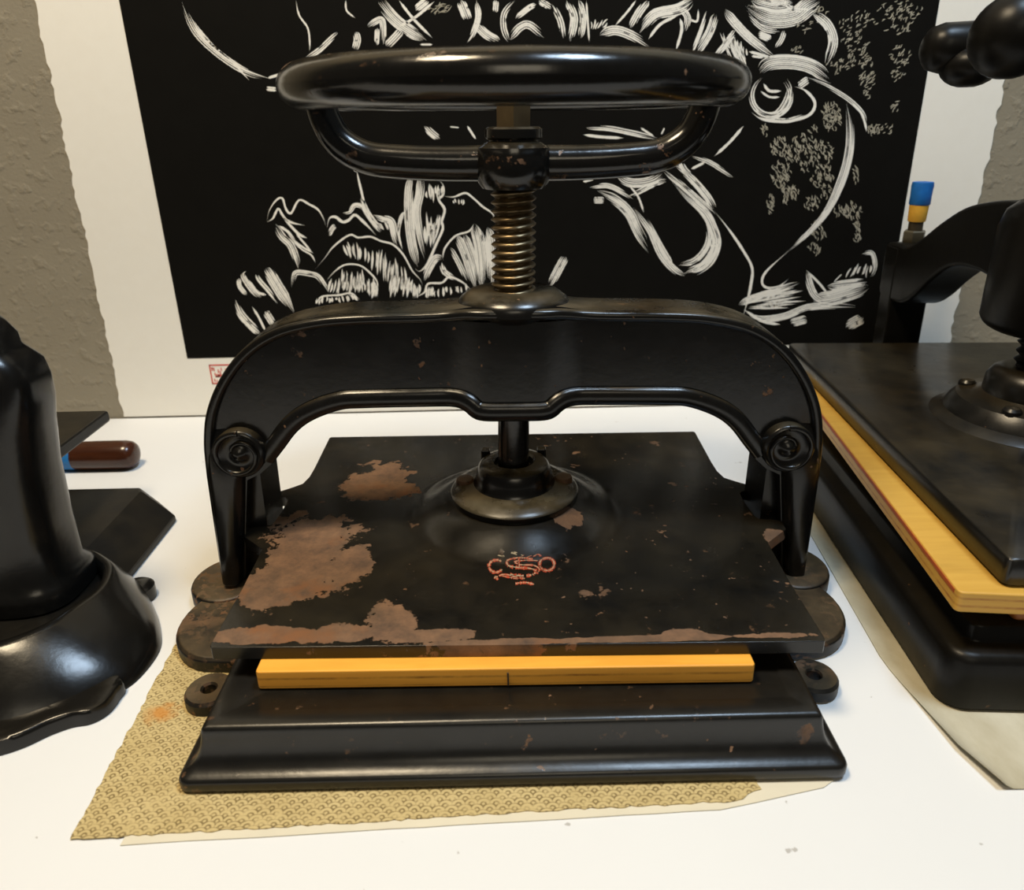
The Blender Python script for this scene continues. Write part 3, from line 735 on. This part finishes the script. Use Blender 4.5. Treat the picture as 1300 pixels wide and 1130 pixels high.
for v in (.5535, 2 * .262 - .5535):
    lo = ZR + .060 if v > .1 else ZR
    mb = MB().box((.155, v - .016, ZR if v < .1 else .063), (.203, v + .016, .238)); rbuild('post', mb, m_dk, rp, .003)
    m_nut = plain('greased_nut', (.10, .085, .055), .4, .5, .5, .3)
    nu = MB().lathe([(.0128, .2425), (.0135, .2435), (.0135, .256), (.0122, .2575)], (.179, v, 0), seg=6); rbuild('nut', nu, m_nut, ryoke)
    bo = MB().lathe([(.0085, .243), (.0085, .270), (.0075, .2705)], (.179, v, 0), seg=20); bolt = rbuild('bolt', bo, plain('bolt_steel', (.06, .045, .025), .4, .5), ryoke)
    y1 = MB().lathe([(.0100, .2685), (.0105, .270), (.0112, .288), (.0110, .289)], (.179, v, 0), seg=20); tag(rbuild('tape_band', y1, plain('yellow_tape', (.62, .33, .035), .6, 0, .3, .3, 90), bolt), 'yellow tape around the bolt')
    y2 = MB().lathe([(.0112, .2885), (.0122, .290), (.0120, .300), (.0126, .312), (.0118, .316), (.006, .3165)], (.179, v, 0), seg=14); tag(rbuild('painted_tip', y2, plain('blue_tape', (.010, .125, .42), .5, 0, .3, .35, 90), bolt), 'blue painted tip of the bolt')
# weighted bar handle at the top
hubc = Vector((SR[0], SR[1], .450))
mb = MB().lathe([(.020, .400), (.030, .404), (.034, .43), (.034, .466), (.026, .476), (.004, .480)], (SR[0], SR[1], 0), seg=32)
handle = rbuild('bar_handle', mb, m_dk, rp)
def arm(name, tip, r0, r1, ball):
    mb = MB(); h = Vector(rl(hubc)); d = tip - h
    path = [h + d * t for t in (0, .3, .6, .8, .9, .96, .99, 1)]
    mb.tube(path, [r0, r0, r1, r1, r1, r1 * .85, r1 * .5, r1 * .15], 20)
    o = build(name, mb, m_dk, handle, angle=80)
    if ball:
        b = MB().ball(tip + (h - tip).normalized() * ball[1], ball[0], 32); build('ball_weight', b, m_dk, handle, angle=80)
t1 = at_y(1171, 63, .665); arm('arm', t1, .016, .0190, None)
t2 = at_y(1286, 46, .55); arm('arm', t2, .014, .016, (.0268, 0))
kb = MB().ball(at_y(1231, 84, .655), .0225, 24, (1, 1, .72)); build('grip_knob', kb, m_dk, handle, angle=80)

# boards on the right press
m_wood2 = wood('yellow_plywood', (.50, .27, .045), (.66, .40, .085), (.26, .06, .015), ply=[(.0053, .0012), (.0113, .0012)])
m_wood3 = wood('red_brown_board', (.30, .10, .025), (.40, .15, .04))
W2Z0, W2Z1 = .0812, .0975
wc = at_z(1218, 752, W2Z1); wd = at_z(1045, 526, W2Z1)
dv = (wd - wc).normalized(); du = Vector((dv.y, -dv.x, 0))
up_b = empty('pressing_board', (wc.x, wc.y, W2Z0), 'yellow plywood board with reddish edge jutting out under the right press plate', 'board')
def wpt(u, v): q = wc + du * u + dv * v; return (q.x, q.y)
out = [wpt(x, y) for x, y in rrect(0, 0, .30, .47, .004, 4)]
build('board_body', MB().loft([[(x, y, W2Z0) for x, y in out], [(x, y, W2Z1) for x, y in out]]), m_wood2, up_b, .0015)
edge_strip = MB()
e0 = wpt(-.0004, .006); e1 = wpt(-.0004, .46)
edge_strip.loft([[(e0[0], e0[1], W2Z1 - .0045), (e0[0], e0[1], W2Z1 - .0015), (e0[0] + .001, e0[1], W2Z1 - .0015), (e0[0] + .001, e0[1], W2Z1 - .0045)], [(e1[0], e1[1], W2Z1 - .0045), (e1[0], e1[1], W2Z1 - .0015), (e1[0] + .001, e1[1], W2Z1 - .0015), (e1[0] + .001, e1[1], W2Z1 - .0045)]])
tag(build('edge_ply', edge_strip, plain('red_edge_stain', (.42, .09, .02), .6, 0, .3, .4, 120), up_b, smooth=False), 'reddish stained edge')
mb = MB(); out = rrect(.048, .022, .31, .48, .004, 4); mb.prism_xy(out, ZR + .0622, W2Z0 - .0002); mb.mapv(rl)
low_b = build('pressing_board', mb, m_wood3, None, .001)
tag(low_b, 'red-brown board lying on the bed of the right press beneath the yellow board', 'board')

# paper under the right press
m_mat = NT('stained_paper'); m_mat.set(m_mat.mix(m_mat.ramp(m_mat.noise(8, 6, .6, stretch=(2, 1, 1)), .35, .7), (.56, .52, .40), (.36, .31, .20)), .7, 0, .25)
a = at_z(1035, 690, 0); b = at_z(1256, 1004, 0); c = at_z(1120, 840, 0)
mb = MB(); NV = 40; NU = 20; vs = []
P0 = Vector((b.x, b.y)); P1 = Vector((.330, .965))
def left_x(y):
    pts = [(b.y, b.x), (c.y, c.x), (a.y, a.x), (.97, .322)]
    for (ya, xa), (yb, xb) in zip(pts, pts[1:]):
        if y <= yb: return xa + (xb - xa) * (y - ya) / (yb - ya)
    return pts[-1][1]
for j in range(NV + 1):
    y = b.y + (.97 - b.y) * j / NV; xl = left_x(y)
    if j < 2: xl += .006 * (1 - j / 2)
    for i in range(NU + 1):
        t = (i / NU) ** 2; x = xl + (.70 - xl) * t
        curl = .0075 * max(0, 1 - (x - xl) / .012) ** 2 * max(0, 1 - (y - b.y) / .10) ** 1.0
        vs.append((x, y, .0005 + curl))
nn = NU + 1; N_ = len(vs)
vs2 = vs + [(x, y, z + .0006) for x, y, z in vs]; fs = []
for j in range(NV):
    for i in range(NU):
        q = j*nn + i; fs += [(q, q+nn, q+nn+1, q+1), (q+N_, q+1+N_, q+nn+1+N_, q+nn+N_)]
for j in range(NV):
    for i in (0, NU): q = j*nn + i; fs.append((q, q+N_, q+nn+N_, q+nn))
for i in range(NU):
    for j in (0, NV): q = j*nn + i; fs.append((q, q+1, q+1+N_, q+N_))
mb.add(vs2, fs); tag(build('paper_mat', mb, m_mat.m, angle=60), 'stained yellowish paper sheet with a curled corner under the right press', 'sheet')

# ------------------------------------------------------------------ the press on the left
LZ = .0004
lp = empty('book_press', (-.62, .55, LZ), 'glossy black iron press cut off by the left edge, one thick leg showing', 'press')
m_gl = iron('glossy_black_iron', .74, (), .10, (.14, .30), .4)
m_glp = iron('plain_black_plate', .75, (), .30, (.34, .5), .25)
bo_ = [(-.362, .40), (-.367, .7065), (-.402, .742), (-.87, .742), (-.87, .40)]; to_ = [(-.402, .412), (-.407, .722), (-.412, .730), (-.85, .730), (-.85, .412)]
mb = MB().loft([[(x, y, LZ) for x, y in bo_], [(x, y, LZ + .006) for x, y in bo_], [(x, y, LZ + .030) for x, y in to_]])
lbase = build('base', mb, m_glp, lp, .002)
# rounded foot with sloping wall and a socket for the leg
fb_ = [(-.372, .592), (-.3437, .5768), (-.3193, .5462), (-.3022, .5182), (-.2924, .4926), (-.2943, .4621), (-.3040, .4440), (-.325, .4230), (-.36, .402), (-.43, .385), (-.50, .42), (-.51, .50), (-.49, .58), (-.43, .602)]
ft_ = [(-.385, .578), (-.3617, .5640), (-.3470, .5490), (-.3390, .5300), (-.3370, .5120), (-.3426, .4940), (-.3547, .4650), (-.3796, .4435), (-.41, .437), (-.45, .437), (-.49, .45), (-.495, .50), (-.48, .565), (-.43, .585)]
fc = Vector((-.425, .52))
def blend(t, k=1.0, z=0):
    P_ = []
    for p, q in zip(fb_, ft_):
        v = Vector(p).lerp(Vector(q), t); v = fc + (v - fc) * k; P_.append(v)
    return [(v.x, v.y, LZ + z) for v in spline(P_, 5, True)]
mb = MB().loft([blend(0, 1, 0), blend(.02, 1, .004), blend(.12, 1, .012), blend(.45, 1, .026), blend(.85, 1, .041), blend(1, 1, .0455), blend(1, .96, .0475), blend(1, .90, .0465), blend(1, .87, .042), blend(1, .86, .034)])
foot = build('foot', mb, m_gl, lbase, angle=60)
ep = [(-.302, .452), (-.2985, .4380), (-.3000, .4240), (-.3080, .4150), (-.3200, .4120), (-.3320, .4050), (-.3440, .3945), (-.3600, .3870), (-.385, .384), (-.41, .40), (-.40, .45), (-.34, .47)]
ec = Vector((-.352, .424))
def er(k, z): return [(ec.x + (v.x - ec.x) * k, ec.y + (v.y - ec.y) * k, LZ + z) for v in spline(ep, 4, True)]
mb = MB().loft([er(1, 0), er(1, .008), er(.97, .0115), er(.90, .0125), er(.30, .0125), er(.22, .011)])
build('bolt_ear', mb, m_gl, lbase, angle=50)
mb = MB().lathe([(.0155, 0), (.0155, .012), (.013, .014), (.004, .0145)], (-.344, .567, LZ), seg=24); build('bolt_ear', mb, m_gl, lbase, angle=50)
def sec(right, cy, hx, hy, z, e=.62):
    pts = []
    for i in range(44):
        a = 2 * PI * i / 44; c_, s_ = math.cos(a), math.sin(a)
        pts.append((right - hx + hx * math.copysign(abs(c_) ** e, c_), cy + hy * math.copysign(abs(s_) ** e, s_), z + LZ))
    return pts
LY = .535
mb = MB().loft([sec(-.366, LY, .060, .044, .036), sec(-.366, LY, .060, .044, .048), sec(-.368, LY, .057, .041, .053), sec(-.372, LY, .053, .036, .060), sec(-.3715, LY, .053, .036, .10), sec(-.369, LY, .053, .036, .15),
     sec(-.3635, LY, .054, .036, .185), sec(-.3590, LY, .0545, .035, .205), sec(-.3580, LY, .054, .034, .222), sec(-.3600, LY, .052, .032, .235), sec(-.3680, LY, .051, .029, .2435), sec(-.3720, LY, .052, .027, .248), sec(-.3725, LY, .056, .027, .2565), sec(-.3790, LY, .060, .027, .266), sec(-.395, LY, .065, .027, .280), sec(-.42, LY, .08, .027, .300), sec(-.46, LY, .09, .027, .318), sec(-.54, LY, .06, .027, .334)])
lfr = build('yoke_frame', mb, m_gl, lp, angle=60)
rp_ = [at_y(x, y, .562) for x, y in ((112, 741), (104, 705), (90, 652), (74, 580), (66, 525), (63, 503), (57, 485))]
mb = MB().tube(spline([(p.x - .0045, p.y, p.z) for p in rp_], 5), [.0045] * 31, 10); build('edge_rib', mb, m_gl, lfr, angle=60)
mb = MB().lathe([(.02, .25), (.05, .25), (.055, .26), (.055, .335), (.045, .345), (.02, .347)], (-.64, .556, 0), seg=36)
mb.lathe([(.03, .296), (.03, .335)], (-.60, .556, 0), seg=20); build('screw_boss', mb, m_gl, lfr)
lpo = [(-.485, .42), (-.485, .605), (-.4365, .617), (-.4375, .748), (-.440, .751), (-.84, .751), (-.84, .42)]
mb = MB().prism_xy(lpo, .102, .1145); lpl = build('platen', mb, m_glp, lp, .0025)
mb = MB().lathe([(.018, .112), (.018, .40)], (-.64, .556, 0), seg=24); build('screw', mb, m_gl, lp)
mb = MB().lathe([(.065, .114), (.06, .128), (.035, .135), (.03, .155), (.018, .158)], (-.64, .556, 0), seg=36); build('collar', mb, m_gl, lpl)

# tool lying behind the left press
hy, hr = .846, .0180
hx1 = at_y(176, 582, hy).x; hxb = at_y(97, 580, hy).x
tool = empty('tool_handle', (hx1 - .06, hy, 0), 'rounded dark brown tool handle with blue band lying behind the left press', 'tool')
m_hw = NT('varnished_dark_wood'); m_hw.set(m_hw.mix(m_hw.noise(14, 7, .6, stretch=(2, 12, 12)), (.018, .0055, .003), (.075, .022, .008)), .22, 0, .5)
build('grip', MB().lathe([(.004, 0), (.009, -.0008), (.0135, -.003), (.0168, -.0075), (hr, -.014), (hr, -.05), (hr - .0005, hxb - hx1)], (hx1, hy, hr), 'x', 32), m_hw.m, tool)
tag(build('ferrule_band', MB().lathe([(hr - .001, .0015), (hr - .0003, .0), (hr - .0008, -.022), (hr - .003, -.032)], (hxb, hy, hr), 'x', 32), plain('blue_band', (.015, .16, .42), .5, 0, .4, .25, 60), tool), 'blue band')
build('tang', MB().lathe([(hr - .004, -.030), (.010, -.045), (.009, -.10), (.004, -.104)], (hxb, hy, hr), 'x', 24), plain('tool_steel', (.3, .3, .3), .3, .9), tool)

# ------------------------------------------------------------------ light
def area(name, loc, tgt, size, energy, color, sy=None):
    d = bpy.data.lights.new(name, 'AREA'); d.energy = energy; d.color = color
    d.shape = 'RECTANGLE'; d.size = size; d.size_y = sy or size
    o = bpy.data.objects.new(name, d); COL.objects.link(o); o.location = loc
    o.rotation_euler = (Vector(tgt) - Vector(loc)).to_track_quat('-Z', 'Y').to_euler()
    return o
area('ceiling_lamp', (-.55, .25, 2.0), (-.1, .6, .05), .42, 34, (1.0, .81, .54), .42)
area('ceiling_daylight', (.55, .25, 2.0), (.1, .6, .05), .42, 25, (.62, .80, 1.0), .42)
area('room_lamp', (.1, -1.3, 1.5), (0, .8, .2), .8, 4.5, (1.0, .88, .66), .6)
w = bpy.data.worlds.new('room'); SC.world = w; w.use_nodes = True
w.node_tree.nodes['Background'].inputs[0].default_value = (1.0, .92, .78, 1)
w.node_tree.nodes['Background'].inputs[1].default_value = .05
